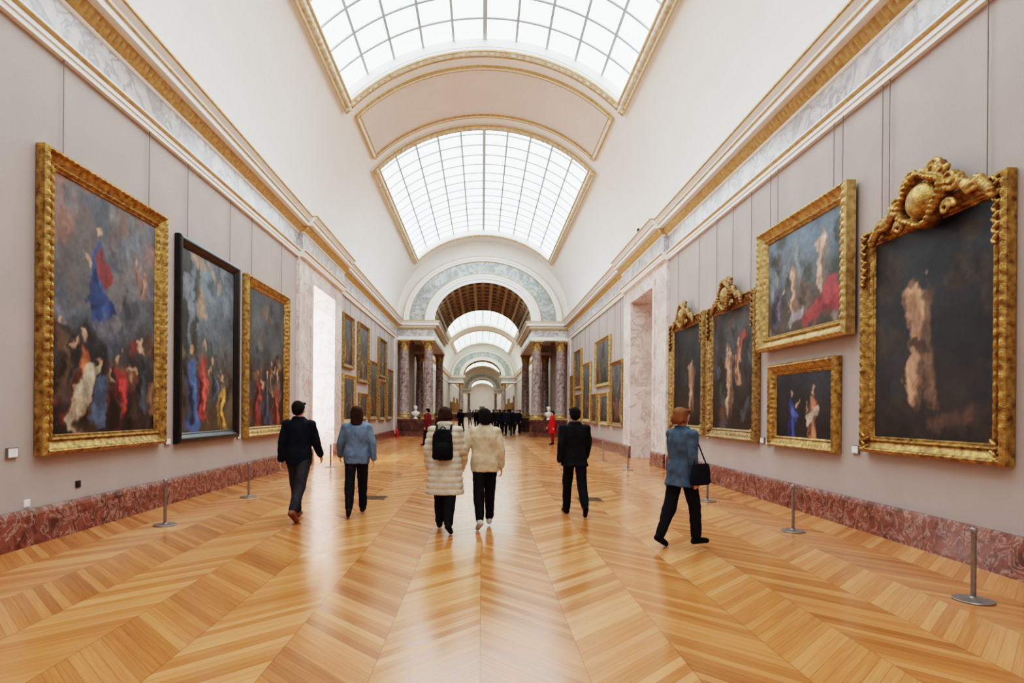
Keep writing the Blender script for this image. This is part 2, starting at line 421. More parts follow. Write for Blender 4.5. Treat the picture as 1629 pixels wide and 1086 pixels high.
# ---------------------------------------------------------------- arch screens
IA,IB,IC=3.05,2.45,7.29; OA,OB=5.0,4.05
def ering(mb,y0,y1,ta,tb,n=48,mi=0):
    P=[]
    for i in range(n+1):
        th=pi*i/n
        pa=((IA+(OA-IA)*ta)*math.cos(th),IC+(IB+(OB-IB)*ta)*math.sin(th))
        pb=((IA+(OA-IA)*tb)*math.cos(th),IC+(IB+(OB-IB)*tb)*math.sin(th))
        P.append([(pa[0],y0,pa[1]),(pb[0],y0,pb[1]),(pb[0],y1,pb[1]),(pa[0],y1,pa[1])])
    mb.grid(P,mi,True)
def screen(y0,y1,near):
    w=MB()
    for y in(y0,y1):
        P=[]
        for i in range(61):
            th=pi*i/60
            x,z=IA*math.cos(th),IC+IB*math.sin(th); X,Z=ep(th,-.05); P.append([(x,y,z),(X,y,Z)])
        w.grid(P,0)
    mk('wall_screen' if near else 'wall_screen.001',w,M_cream,smooth=30,kind='structure')
    w=MB()
    ering(w,y0-.10,y0+.02,-.01,.12,mi=0); ering(w,y0-.16,y0+.02,.12,.22,mi=0); ering(w,y0-.20,y0+.02,.22,.30,mi=0)
    ering(w,y0-.22,y0,.30,.325,mi=1)
    ering(w,y0-.06,y0+.02,.325,.80,mi=2)
    ering(w,y0-.12,y0,.80,.815,mi=1)
    ering(w,y0-.16,y0+.02,.815,.9,mi=0); ering(w,y0-.22,y0+.02,.9,1.0,mi=0)
    ering(w,y0-.24,y0,.99,1.01,mi=1)
    mk('trim_%d'%tn[0],w,[M_white,M_goldtrim,M_archm],smooth=30,kind='structure'); tn[0]+=1
    w=MB()
    esurf(w,0,pi,y0,y1,-.12,48,0,IA,IB,IC)
    nn=9
    for k in range(nn+1):
        th=pi*k/nn; h=.035
        estrip(w,th-h,th+h,y0,y1,0,-.13,2,1,IA,IB,IC)
    ny=max(1,int((y1-y0)/1.15))
    for k in range(ny+1):
        y=y0+(y1-y0)*k/ny; estrip(w,0,pi,max(y0,y-.1),min(y1,y+.1),-.004,-.13,48,1,IA,IB,IC)
    if near:
        for k in range(nn):
            th=pi*(k+.5)/nn
            for j in range(ny):
                y=y0+(y1-y0)*(j+.5)/ny; x,z=ep(th,-.07,IA,IB,IC)
                w.ell((x,y,z),(.16,.16,.16),6,1)
    mk('ceiling',w,[M_brownw,M_rib],smooth=40,kind='structure')
    w=MB()
    for s in(-1,1):
        w.box(s*(3.95),s*WX,y0+.8,y1-.8,7.2,7.35,0)
        layers=((6.10,6.31,.0,0),(6.31,6.78,-.04,1),(6.78,6.86,.03,2),(6.86,7.0,.10,0),(7.0,7.18,.28,0),(7.18,7.24,.34,0),(7.24,7.288,.37,2))
        for za,zb,pr,mi in layers:
            e=3.85+min(pr,.1)
            w.box(s*(3.05-pr),s*e,y0-pr,y1+pr,za,zb,mi)
            w.box(s*e,s*WX,y0-pr,y0+.75,za,zb,mi)
            w.box(s*e,s*WX,y1-.75,y1+pr,za,zb,mi)
    mk('trim_%d'%tn[0],w,[M_white,M_frieze,M_goldtrim],kind='structure'); tn[0]+=1
screen(YS,YP,True); screen(95,99,False); screen(152,156,False)
w=MB(); w.box(-7,7,YE,YE+.3,0,13); mk('wall_end',w,M_pink,kind='structure')
w=MB(); w.box(-1.3,1.3,YE-.15,YE,0,3.6,0); w.box(-1.0,1.0,YE-.2,YE-.14,0,3.3,1); mk('door_2',w,[M_pier,M_brownw],kind='structure')

def make_column(loc,label):
    r=empty('marble_column',loc,label,'column','marble columns of the arched screens')
    z0=1.1
    w=MB(); w.box(-.42,.42,-.42,.42,z0,z0+.1); w.lathe([(.42,z0+.1),(.44,z0+.14),(.42,z0+.19),(.36,z0+.21),(.35,z0+.25),(.38,z0+.28),(.37,z0+.33),(.33,z0+.36)],n=28)
    mk('base',w,M_goldlight,smooth=40,parent=r,label='gilded moulded column base')
    w=MB(); w.lathe([(.33,z0+.36),(.315,z0+.42),(.31,2.8),(.295,4.2),(.27,5.38),(.285,5.42),(.285,5.46)],n=32)
    mk('shaft',w,M_shaft,smooth=40,parent=r,label='mottled violet-grey marble shaft')
    w=MB(); w.lathe([(.27,5.44),(.30,5.48),(.27,5.52),(.27,5.7),(.31,5.9),(.36,5.98)],n=24)
    for tier,(zb,hh,rr,off) in enumerate(((5.5,.26,.285,0),(5.62,.30,.30,.5))):
        for k in range(8):
            a=2*pi*(k+off)/8; d=Vector((math.cos(a),math.sin(a),0)); tt=Vector((-d.y,d.x,0))
            P=[]
            for i in range(6):
                q=i/5; rad=rr+.10*q*q+(.03 if i==5 else 0); zz=zb+hh*math.sin(q*pi*.58)
                wd=.085*(1-.5*q)
                P.append([d*(rad-.015)+tt*-wd+Vector((0,0,zz)),d*(rad+.02)+Vector((0,0,zz)),d*(rad-.015)+tt*wd+Vector((0,0,zz))])
            w.grid(P)
    for k in range(4):
        a=pi/4+pi/2*k; w.ell((.40*math.cos(a),.40*math.sin(a),5.93),(.07,.07,.07),8)
    w.box(-.40,.40,-.40,.40,6.0,6.06); w.box(-.43,.43,-.43,.43,6.05,6.095)
    mk('capital',w,M_goldlight,smooth=50,parent=r,label='gilded leafy column capital')
    return r
c0=make_column((-3.45,YS+.38,0),'violet-grey marble column with gilded leafy capital on red pedestal')
for y in(YS+.38,YP-.38,95.5,98.5,152.5,155.5):
    for x in(-3.45,3.45):
        if (x,y)==(-3.45,YS+.38): continue
        dup(c0,(x,y,0))
for y in(YS+.45,YP-.45):
    for x in(-5.0,5.0): dup(c0,(x,y,0))
def pedestal(loc,L2,lab):
    w=MB()
    w.box(-L2,L2,-.46,.46,0,.16,0); w.box(-L2+.03,L2-.03,-.43,.43,.16,.22,0)
    w.box(-L2+.07,L2-.07,-.39,.39,.22,.92,0)
    w.box(-L2+.03,L2-.03,-.43,.43,.92,.98,0); w.box(-L2,L2,-.46,.46,.98,1.1,0)
    k=-L2+.2
    while k<L2-.4:
        w.box(k,min(k+.7,L2-.2),-.41,.41,.32,.82,1); k+=.85
    return mk('column_pedestal',w,[M_redp,M_redd],loc=loc,label=lab,category='pedestal',group='red marble pedestals of the arched screens')
for y in(YS+.42,YP-.42,95.6,98.4,152.5,155.5):
    for x in(-4.2,4.2): pedestal((x,y,0),1.22,'long dark red marble pedestal carrying columns beside the passage')

def bust(loc,rot):
    r=empty('marble_bust',loc,'white marble portrait bust on a small round socle','sculpture','white marble busts',rot)
    w=MB(); w.ell((0,.0,.52),(.078,.098,.115)); w.ell((0,.035,.47),(.06,.07,.085)); w.cap((0,0,.28),(0,.01,.44),.065,.055)
    w.loft([(0,0,.12,.07,.06),(0,.01,.18,.15,.09),(0,0,.26,.21,.11),(0,0,.32,.19,.10),(0,0,.36,.09,.07)])
    w.cap((0,.10,.51),(0,.125,.485),.012,.016); w.ell((.08,0,.5),(.015,.025,.035)); w.ell((-.08,0,.5),(.015,.025,.035))
    for k in range(14):
        a=k*2.4; w.ell((.07*math.cos(a),-.02+.08*math.sin(a),.60-.012*(k%5)),(.03,.03,.03),6)
    mk('portrait_head',remesh(w,.009,2),M_bust,parent=r)
    w=MB(); w.lathe([(.12,0),(.12,.02),(.09,.04),(.06,.08),(.08,.13),(.09,.15)],n=20); mk('socle',w,M_bust,smooth=40,parent=r)
    r.scale=(1.35,1.35,1.35)
bust((-4.25,YS+.42,1.1),pi); bust((4.25,YS+.42,1.1),pi)

# ---------------------------------------------------------------- paintings
def vn(x,y,seed):
    rs=np.random.RandomState(seed); T=rs.rand(64,64)
    xi=np.floor(x).astype(int); yi=np.floor(y).astype(int); fx=x-xi; fy=y-yi
    fx=fx*fx*(3-2*fx); fy=fy*fy*(3-2*fy)
    a=T[xi%64,yi%64];b=T[(xi+1)%64,yi%64];c=T[xi%64,(yi+1)%64];d=T[(xi+1)%64,(yi+1)%64]
    return (a*(1-fx)+b*fx)*(1-fy)+(c*(1-fx)+d*fx)*fy
def fbm(x,y,seed,o=4):
    s=0;a=.5;t=0
    for k in range(o): s=s+a*vn(x*2**k+k*7.3,y*2**k+k*3.1,seed+k); t+=a; a*=.55
    return s/t
def canvas_mesh(w,h,bg,shapes,seed,res):
    nx=max(8,int(w*res)); ny=max(8,int(h*res))
    u,v=np.meshgrid(np.linspace(0,1,nx+1),np.linspace(0,1,ny+1)); asp=h/w
    Y=v*asp
    wx=(fbm(u*5,Y*5,seed)-.5)*.18+(fbm(u*18,Y*18,seed+9)-.5)*.08; wy=(fbm(u*5,Y*5,seed+20)-.5)*.18+(fbm(u*18,Y*18,seed+29)-.5)*.08
    U=u+wx; YY=Y+wy
    def C(c): return np.array([lin(k) for k in c])
    ks=[k[0] for k in bg]; col=np.zeros(u.shape+(3,))
    vv=np.clip(v+wy*2,0,1)
    for ch in range(3): col[...,ch]=np.interp(vv,ks,[C(k[1])[ch] for k in bg])
    col*= (.2+1.3*fbm(u*4,Y*4,seed+40))[...,None]
    for sh in shapes:
        (x0,y0,x1,y1,r0,r1,c)=sh[:7]; soft=sh[7] if len(sh)>7 else .03
        y0*=asp;y1*=asp
        dx,dy=x1-x0,y1-y0; l2=dx*dx+dy*dy+1e-9
        t=np.clip(((U-x0)*dx+(YY-y0)*dy)/l2,0,1)
        px=U-(x0+dx*t); py=YY-(y0+dy*t); d=np.sqrt(px*px+py*py); r=r0+(r1-r0)*t
        m=np.clip((r-d)/soft+.5,0,1); m=m*m*(3-2*m)
        fold=.15+1.45*fbm(u*15+x0*9+Y*5,Y*7-u*6,seed+60)
        cc=C(c)[None,None,:]*fold[...,None]
        col=col*(1-m[...,None])+cc*m[...,None]
    col*= (.7+.6*fbm(u*40,Y*40,seed+80,3))[...,None]
    lum=col.mean(-1,keepdims=True); col=(col*.86+lum*.14)*.86
    col=np.clip(col,0.002,1)
    X=(u-.5)*w; Z=(v-.5)*h
    vs=np.stack([X,np.zeros_like(X),Z],-1).reshape(-1,3)
    idx=np.arange((nx+1)*(ny+1)).reshape(ny+1,nx+1)
    f=np.stack([idx[:-1,:-1],idx[:-1,1:],idx[1:,1:],idx[1:,:-1]],-1).reshape(-1,4)
    me=bpy.data.meshes.new('canvas'); me.from_pydata(vs.tolist(),[],f.tolist())
    ca=me.color_attributes.new('paint','FLOAT_COLOR','POINT')
    rgba=np.concatenate([col.reshape(-1,3),np.ones((col.size//3,1))],1)
    ca.data.foreach_set('color',rgba.ravel()); me.update(); return me
def crest_mesh(w,h,dense=True):
    mb=MB(); d=.1*max(.7,w)
    mb.ell((0,-.05,0),(.14*w,d*.9,.36*h),16)
    for k in range(30):
        a=2*pi*k/30; rr=1+.10*math.sin(a*4+.5)
        mb.ell((.18*w*rr*math.cos(a),-.07,.47*h*rr*math.sin(a)),(.026*w,d*.7,.026*w),8)
    for s in(-1,1):
        for (cx,cz,R0,tn_,dr) in((.10*w,.50*h,.065*w,1.4,1),(.25*w,.14*h,.075*w,1.5,-1),(.22*w,-.34*h,.055*w,1.4,1),(.17*w,.42*h,.045*w,1.3,-1)):
            pr=None
            for i in range(14):
                q=i/13; a=dr*q*tn_*2*pi; R=R0*(1-.8*q)
                p=(s*(cx+R*math.cos(a)),-.07-.04*q,cz+R*math.sin(a))
                if pr: mb.cap(pr,p,.017*w*(1.2-.5*q),.017*w*(1.15-.5*q),8)
                pr=p
        for k in range(18):
            q=k/17.0; x=.24*w+.30*w*q; z=.12*h-.42*h*q+.06*h*math.sin(q*11)
            R=Matrix.Rotation(s*(.6+1.4*math.sin(k*1.7)),3,'Y')
            mb.ell((s*x,-.06,z),(.040*w*(1.1-.4*q),.05,.020*w),8,R=R)
            mb.ell((s*(x+.01),-.05,z-.09*h),(.018*w,.045,.036*w*(1-.4*q)),8,R=R)
            mb.ell((s*(x-.01),-.05,z+.09*h),(.016*w,.045,.030*w*(1-.4*q)),8,R=R)
        for k in range(5):
            mb.ell((s*.04*w*k,-.06,.52*h+.05*h*math.cos(k*1.3)),(.026*w,.06,.06*h),8)
    return remesh(mb,.010 if dense else .02,1)
def garland_mesh(length,wd):
    mb=MB(); n=int(length/.055)
    for k in range(n):
        z=-k*.055; a=(.7 if k%2 else -.7)+.3*math.sin(k*2.1)
        R=Matrix.Rotation(a,3,'Y')
        mb.ell((wd*.25*(1 if k%2 else -1),-.02,z),(.022,.03,.05),8,R=R)
        mb.ell((0,-.035,z-.02),(.022,.025,.022),8)
    return remesh(mb,.009,1)
def frame_mesh(W,H,fw,d,per,style):
    mb=MB(); a=.011*min(1.6,fw/.2) if per else 0
    if style=='black':
        pr=[(0,-.0,0),(0,.55*d,0),(.08*fw,.9*d,0),(.3*fw,d,0),(.55*fw,.75*d,0),(.75*fw,.45*d,0),(.88*fw,.4*d,0),(.88*fw,.46*d,0),(fw,.35*d,0),(fw,0,0)]
    elif style=='bold':
        pr=[(0,0,0),(0,.78*d,0),(.06*fw,.85*d,0),(.11*fw,.90*d,a),(.19*fw,.95*d,a*1.6),(.26*fw,.90*d,a*.6),(.29*fw,.82*d,0),(.31*fw,.76*d,0),(.38*fw,.70*d,0),(.5*fw,.55*d,a*.3),(.62*fw,.44*d,0),(.66*fw,.42*d,0),(.69*fw,.50*d,a),(.76*fw,.55*d,a*1.4),(.82*fw,.48*d,a*.5),(.86*fw,.36*d,0),(.90*fw,.38*d,0),(.94*fw,.38*d,a*.5),(fw,.25*d,0),(fw,0,0)]
    else:
        pr=[(0,0,0),(0,.75*d,0),(.08*fw,.9*d,0),(.13*fw,.96*d,a*.5),(.2*fw,d,a*.8),(.28*fw,.93*d,a*.3),(.34*fw,.82*d,0),(.42*fw,.72*d,a*.8),(.5*fw,.64*d,a*1.6),(.6*fw,.56*d,a*1.6),(.68*fw,.5*d,a*.8),(.78*fw,.38*d,0),(.86*fw,.44*d,a*.8),(.93*fw,.36*d,0),(fw,.28*d,0),(fw,0,0)]
    x,z=W/2,H/2
    for O,ds,du,Ln in(((-x,0,-z),(1,0,0),(0,0,1),W),((x,0,-z),(0,0,1),(-1,0,0),H),((x,0,z),(-1,0,0),(0,0,-1),W),((-x,0,z),(0,0,-1),(1,0,0),H)):
        sweep(mb,O,ds,du,(0,-1,0),Ln,pr,period=per,m0=1,m1=1,mi=0)
    return mb
def painting(side,ya,yb,z0,z1,fw,d,mat,bg,shapes,label,seed=1,per=.10,style='std',res=50,crest=None,cords=(.15,.85),group=None,crestmat=None,wallgap=.0,crestx=0):
    W=yb-ya; H=z1-z0; s=-1 if side=='left' else 1
    root=empty('framed_painting',(s*(WX-.01-wallgap),(ya+yb)/2,(z0+z1)/2),label,'painting',group,pi/2 if s<0 else -pi/2)
    mk('picture_frame',frame_mesh(W,H,fw,d,per,style),mat,smooth=50,parent=root)
    me=canvas_mesh(W-2*fw+.01,H-2*fw+.01,bg,shapes,seed,res)
    mk('canvas',me,M_canvas,parent=root,loc=(0,-.22*d-.004,0))
    w=MB(); w.box(-W/2+.04,W/2-.04,-.02,.0,-H/2+.04,H/2-.04)
    mk('backing_board',w,M_black,parent=root)
    for q in cords:
        w=MB(); x=(q-.5)*W; zt=6.1-(z0+z1)/2
        w.cap((x,-.03,H/2-.03),(x,-.03,zt),.006,.006,6); mk('hanging_cord',w,M_cord,parent=root)
    if crest:
        cw,ch,cz=crest
        mk('crest',crest_mesh(cw,ch,res>=50),crestmat or mat,parent=root,loc=(crestx,-d*.8,H/2+cz))
        for sx in(-1,1):
            mk('carved_garland',garland_mesh(.75,.09),crestmat or mat,parent=root,loc=(sx*(W/2-fw*.45),-d*.8,H/2-.06))
            mk('corner_ornament',garland_mesh(.22,.16),crestmat or mat,parent=root,loc=(sx*(W/2-fw*.5),-d*.6,-H/2+.24))
    return root
FL=(206,160,124); FLD=(150,104,76)
def clutter(seed,n,v0,v1,pal,r=(.02,.06),asp=1.0):
    rs=random.Random(seed); o=[]
    for k in range(n):
        u=rs.random(); v=v0+(v1-v0)*rs.random(); a=rs.uniform(-1.2,1.2)+pi/2; l=rs.uniform(.03,.14)
        q=rs.uniform(*r); o.append((u,v,u+l*math.cos(a),v+l*math.sin(a)/asp,q,q*.5,rs.choice(pal),.07))
    return o
def fig(u,v,s,robe,flesh=FL,asp=1.0,lean=0,arm=1,hair=(60,40,30)):
    k=s/asp
    dk=tuple(int(c*.5) for c in robe); li=tuple(min(255,int(c*1.3)) for c in robe)
    return [(u,v,u+lean*.5*s,v+.6*k,.15*s,.09*s,robe,.05),
       (u-.08*s,v+.02*k,u-.05*s,v+.45*k,.06*s,.04*s,dk,.05),
       (u+.08*s,v+.05*k,u+.02*s,v+.5*k,.035*s,.03*s,li,.04),
       (u+arm*.18*s,v+.50*k,u+arm*.26*s,v+.60*k,.03*s,.022*s,flesh,.03),
       (u+lean*.66*s,v+.80*k,u+lean*.66*s,v+.86*k,.04*s,.035*s,flesh,.03)]
A=3.35/2.35
bg1=[(0,(58,46,40)),(.3,(60,54,54)),(.5,(92,98,106)),(.75,(116,106,104)),(1,(156,106,92))]
palA=[(60,58,62),(110,78,62),(84,92,106),(120,54,46),(150,112,84),(44,40,42)]
sh1=clutter(1,26,.45,1,[(104,106,116),(84,86,96),(156,110,94),(120,112,112)],(.05,.11),A)
sh1+=fig(.40,.52,.52,(50,78,136),asp=A,lean=-.1,arm=-1)+[(.42,.72,.48,.66,.05,.04,(150,50,52)),(.36,.58,.5,.55,.06,.05,(44,68,124))]
sh1+=fig(.78,.66,.2,(160,96,80),asp=A,arm=1)+fig(.88,.62,.2,(180,130,100),asp=A,arm=-1)
sh1+=clutter(2,34,0,.42,palA,(.03,.06),A)
sh1+=fig(.22,.05,.60,(180,98,56),asp=A,lean=.05,arm=1)+[(.17,.05,.30,.24,.07,.06,(200,182,154)),(.36,.06,.42,.2,.07,.06,(84,100,126))]
sh1+=fig(.20,.02,.26,(214,174,144),asp=A,arm=-1)
sh1+=fig(.62,.07,.48,(160,46,44),asp=A,arm=-1)+fig(.84,.05,.56,(66,70,78),asp=A,lean=.05,arm=-1)+fig(.06,.2,.40,(96,76,60),asp=A)+clutter(3,10,0,.08,[(44,36,32),(70,56,46)],(.04,.08),A)
painting('left',7.20,10.0,1.06,4.86,.25,.14,M_gold,bg1,sh1,'huge gilt-framed oil painting in smoky blue, red and ochre',seed=3,per=.11,style='bold',res=70)
A=3.3/2.2
bg2=[(0,(96,80,62)),(.25,(104,92,78)),(.5,(96,106,112)),(.8,(116,132,146)),(1,(88,98,110))]
sh2=[(.06,.3,.06,1,.09,.09,(58,56,54)),(.26,.4,.26,1,.05,.05,(74,72,68))]+clutter(5,14,.55,1,[(120,132,144),(96,106,116),(170,140,110)],(.05,.10),A)
sh2+=clutter(6,20,.1,.5,[(90,84,74),(60,56,54),(120,110,90)],(.03,.07),A)
sh2+=fig(.20,.05,.74,(74,104,158),asp=A,arm=1)+fig(.38,.12,.66,(182,70,62),asp=A,arm=1)+fig(.76,.04,.54,(206,154,62),asp=A,lean=-.1,arm=-1)+fig(.60,.2,.42,(84,96,110),asp=A)
painting('left',10.45,13.05,1.02,4.74,.19,.12,M_black,bg2,sh2,'tall black-framed oil painting with blue, red and ochre masses',seed=13,per=None,style='black',res=60)
bg3=[(0,(66,50,40)),(.4,(74,64,58)),(.7,(92,96,102)),(1,(70,72,78))]
sh3=clutter(7,34,0,.9,palA+[(120,110,100)],(.04,.08),A)+fig(.25,.05,.62,(140,60,50),asp=A,arm=1)+fig(.5,.08,.58,(80,84,104),asp=A,arm=-1)+fig(.78,.04,.66,(160,76,60),asp=A,arm=-1)+fig(.62,.3,.40,(120,98,76),asp=A)
painting('left',13.42,16.35,.98,4.72,.25,.14,M_gold,bg3,sh3,'large gilt-framed dark oil painting in browns and reds',seed=23,per=.11,res=50)
bgd=[(0,(36,30,28)),(.15,(58,46,40)),(.5,(38,40,46)),(1,(46,52,60))]
A=2.6/1.92
def nude(u,v,s,asp,fl=FLD,lean=.0):
    k=s/asp; d=tuple(int(c*.6) for c in fl)
    return [(u,v+.10*k,u+.02*s,v+.55*k,.035*s,.10*s,d,.05),(u-.04*s,v+.12*k,u-.03*s,v+.5*k,.03*s,.06*s,fl,.04),
      (u,v+.52*k,u-.02*s,v+.80*k,.085*s,.11*s,fl,.05),(u+.07*s,v+.5*k,u+.07*s,v+.78*k,.05*s,.05*s,d,.05),(u+.12*s,v+.08*k,u+.08*s,v+.4*k,.025*s,.05*s,d,.04),
      (u-.04*s,v+.9*k,u-.04*s,v+.92*k,.035*s,.035*s,d,.03)]
shd=clutter(9,22,0,1,[(44,46,52),(52,44,40),(34,34,38),(60,50,42)],(.06,.14),A)+nude(.42,.10,1.0,A,(196,144,106))+[(.36,.46,.50,.40,.05,.04,(90,62,46)),(.55,.08,.85,.14,.05,.04,(84,60,48),.05)]
painting('right',6.05,8.38,1.12,4.17,.225,.13,M_gold,bgd,shd,'large gilt-framed near-black painting with pale central mass, carved crest',seed=33,per=.11,style='bold',res=70,crest=(1.75,.62,.04),crestmat=M_gold,cords=(.14,.2,.86),crestx=.1)
bg5=[(0,(84,68,56)),(.35,(92,86,80)),(.6,(106,120,132)),(1,(104,126,150))]
A=1.72/2.3
sh5=clutter(11,16,.4,1,[(62,66,58),(100,112,122),(120,130,138),(66,60,50)],(.05,.10),A)+clutter(12,14,0,.35,[(120,90,70),(80,66,56),(150,130,120)],(.03,.06),A)+[(.55,.12,.95,.2,.05,.07,(164,50,54),.04)]
sh5+=fig(.12,.15,.40,(90,82,100),asp=A,arm=1)+nude(.36,.06,.46,A,(210,164,132))+[(.34,.12,.5,.2,.05,.04,(176,160,168),.04)]+nude(.78,.22,.52,A,(226,184,154))+[(.74,.18,.92,.32,.06,.06,(174,56,62),.04)]
painting('right',8.60,11.38,2.80,5.04,.26,.18,M_goldlight,bg5,sh5,'wide gilt-framed painting in pale blue, flesh tones and red',seed=43,per=.11,style='bold',res=66,wallgap=.04,cords=(.1,.2,.82,.9))
bg6=[(0,(32,28,28)),(.5,(46,42,46)),(1,(56,60,72))]
A=1.1/1.7
sh6=fig(.30,.02,.52,(44,70,148),asp=A,arm=1)+[(.3,.35,.4,.25,.04,.03,(70,96,176),.03)]+fig(.70,.03,.52,(204,130,88),asp=A,arm=-1)+[(.62,.3,.78,.42,.04,.04,(216,188,164),.03)]
painting('right',8.98,11.08,1.04,2.53,.20,.13,M_gold,bg6,sh6,'small gilt-framed dark painting with blue and orange masses',seed=53,per=.09,res=66,cords=())
bg7=[(0,(52,42,36)),(.5,(64,58,56)),(1,(84,92,100))]
A=2.6/2.1
sh7=clutter(14,20,0,1,[(60,52,48),(80,84,90),(90,64,52)],(.05,.10),A)+nude(.42,.08,.80,A,(210,162,128))+[(.6,.6,.8,.75,.07,.06,(150,62,52),.04)]+fig(.66,.42,.46,(184,134,100),asp=A,arm=-1)
painting('right',11.60,14.12,1.06,4.11,.24,.14,M_gold2,bg7,sh7,'gilt-framed painting in flesh tones and grey with carved crest',seed=63,per=.11,res=54,crest=(1.4,.60,.06),cords=(.15,.5,.85))
painting('right',14.34,16.95,1.08,4.12,.24,.14,M_gold2,bgd,clutter(15,14,0,1,[(60,52,48),(50,54,60)],(.05,.10),A)+nude(.62,.12,.72,A,(204,150,112))+[(.3,.1,.5,.2,.1,.08,(66,50,42),.05)],'gilt-framed dark brown painting with carved crest',seed=73,per=.11,res=44,crest=(1.4,.60,.06),cords=(.2,.8))
small=[('left',22.8,24.7,3.30,5.42,1),('left',25.7,28.0,2.85,5.48,1),('left',30.7,33.2,3.36,5.44,1),('left',22.85,25.1,1.10,3.06,0),('left',26.0,27.8,1.2,2.40,0),
 ('left',28.3,30.4,1.16,4.03,1),('left',30.9,32.9,1.1,3.2,0),('left',33.5,35.5,1.1,4.0,1),
 ('right',22.75,24.85,1.04,3.69,1),('right',25.05,28.3,2.77,4.94,1),('right',25.3,27.3,1.05,2.5,0),('right',27.8,29.2,1.05,2.5,0),('right',29.5,31.9,1.1,4.15,1),('right',32.3,34.6,2.9,5.1,1),('right',32.3,34.2,1.1,2.6,0),('right',34.85,36.2,1.1,3.8,1)]
pal=[(96,70,50),(120,60,50),(70,84,110),(150,120,80),(84,92,70),(160,90,60)]
for i,(sd,a,b2,z0,z1,cd) in enumerate(small):
    rs=random.Random(i); sh=[]
    asp=(z1-z0)/(b2-a)
    sh+=clutter(50+i,12,0,1,[(90,96,104),(60,54,48),(110,96,80)],(.06,.12),asp)
    for k in range(3): sh+=fig(.25+.25*k,.05+rs.random()*.12,min(.5,.55*asp)*(.8+.3*rs.random()),rs.choice(pal),asp=asp,arm=rs.choice((-1,1)))
    bgx=[(0,(60,48,40)),(.5,(78,74,68)),(1,(100,108,116))]
    painting(sd,a,b2,z0,z1,.17,.12,rs.choice([M_gold,M_gold2,M_goldlight]),bgx,sh,'gilt-framed oil painting in dark muted colours',100+i,per=None,res=24,cords=(.25,.75) if cd else (),group='gilt-framed paintings on the taupe gallery wall')
for i in range(9):
    for sd in('left','right'):
        a=100+i*5.7; rs=random.Random(i*3+(sd=='left'))
        painting(sd,a,a+3.2,1.1,rs.choice((3.2,4.2)),.2,.12,M_gold2,[(0,(56,44,36)),(1,(88,92,98))],[(.5,.1,.5,.5,.2,.1,rs.choice(pal))],'distant gilt-framed dark oil painting',seed=200+i,per=None,res=5,cords=(),group='paintings in the distant gallery')
def wall_label(s,y,z,w_=.16,h_=.12):
    w=MB(); X=s*WX
    w.box(X-s*.002,X-s*.03,y-w_/2,y+w_/2,z-h_/2,z+h_/2,0)
    w.box(X-s*.03,X-s*.032,y-w_/2+.01,y+w_/2-.01,z-h_/2+.01,z+h_/2-.01,1)
    mk('wall_label',w,[M_steel,M_card],label='small white information card on the taupe wall',category='label',group='white information cards')
for s,y,z in((-1,6.86,1.12),(-1,10.25,1.08),(-1,13.24,1.04),(-1,25.5,1.2),(1,8.62,1.13),(1,11.48,1.12),(1,11.25,1.1),(1,14.25,1.08),(1,17.1,1.1)): wall_label(s,y,z)
for s,y,z,mt,lb in((-1,8.0,.62,M_dark,'small dark power socket on the wall'),(-1,7.1,.50,M_card,'small white wall socket plate')):
    w=MB(); w.box(s*(WX-.001),s*(WX-.014),y-.045,y+.045,z-.045,z+.045); w.box(s*(WX-.014),s*(WX-.018),y-.03,y+.03,z-.03,z+.03)
    mk('wall_socket',w,mt,label=lb,category='socket')

st=empty('barrier_post',(4.37,5.27,0),'short grey metal barrier post with round base on parquet','post','grey barrier posts along the walls')
w=MB(); w.lathe([(.15,0),(.155,.008),(.15,.016),(.05,.024),(.03,.03),(.02,.04)],n=32); mk('base',w,M_steel,smooth=40,parent=st)
w=MB(); w.lathe([(.021,.03),(.021,.62)],n=20); mk('pole',w,M_steel,smooth=60,parent=st)
w=MB(); w.lathe([(.024,.60),(.03,.605),(.03,.635),(.024,.645),(.012,.65)],n=20); mk('post_cap',w,M_steel,smooth=40,parent=st)
for x,y in((4.35,8.29),(4.2,11.05),(4.13,16.8),(4.06,19.9),(-4.46,8.38),(-4.35,11.1),(-4.35,17.1)): dup(st,(x,y,0))
for x in(-2.02,2.02):
    w=MB(); y=11.15; h=.23
    w.box(x-h,x+h,y-h,y-h+.02,0.0005,.006); w.box(x-h,x+h,y+h-.02,y+h,0.0005,.006); w.box(x-h,x-h+.02,y-h,y+h,.0005,.006); w.box(x+h-.02,x+h,y-h,y+h,.0005,.006)
    for k in range(14): w.box(x-h,x+h,y-h+.03+k*.031,y-h+.045+k*.031,.0005,.005,0)
    w.box(x-h,x+h,y-h,y+h,.0003,.0008,1)
    mk('floor_grate',w,[M_brass,M_dark],label='square dark brass ventilation grate in parquet',category='grate',group='brass floor grates')
r=empty('security_camera',(4.98,19.0,7.29),'small black security camera on the cornice ledge','camera')
w=MB(); w.lathe([(.05,0),(.05,.02),(.015,.03),(.015,.12)],n=16); mk('mount',w,M_dark,smooth=40,parent=r)
w=MB(); w.cap((0,.08,.16),(-.06,-.12,.15),.05,.045); w.lathe([(.01,.1),(.01,.15)],n=8); mk('camera_body',w,M_dark,smooth=60,parent=r)
r=empty('fire_extinguisher',(-5.15,36.0,0),'red fire extinguisher standing by the wall','extinguisher')
w=MB(); w.lathe([(.08,0),(.085,.03),(.085,.44),(.06,.50),(.03,.53),(.03,.56)],n=20); mk('tank',w,M_ext,smooth=50,parent=r)
w=MB(); w.box(-.02,.02,-.03,.09,.56,.59); w.box(-.02,.02,-.03,.10,.61,.625); w.cap((0,.03,.57),(.11,.05,.35),.012,.012); mk('handle',w,M_dark,parent=r)

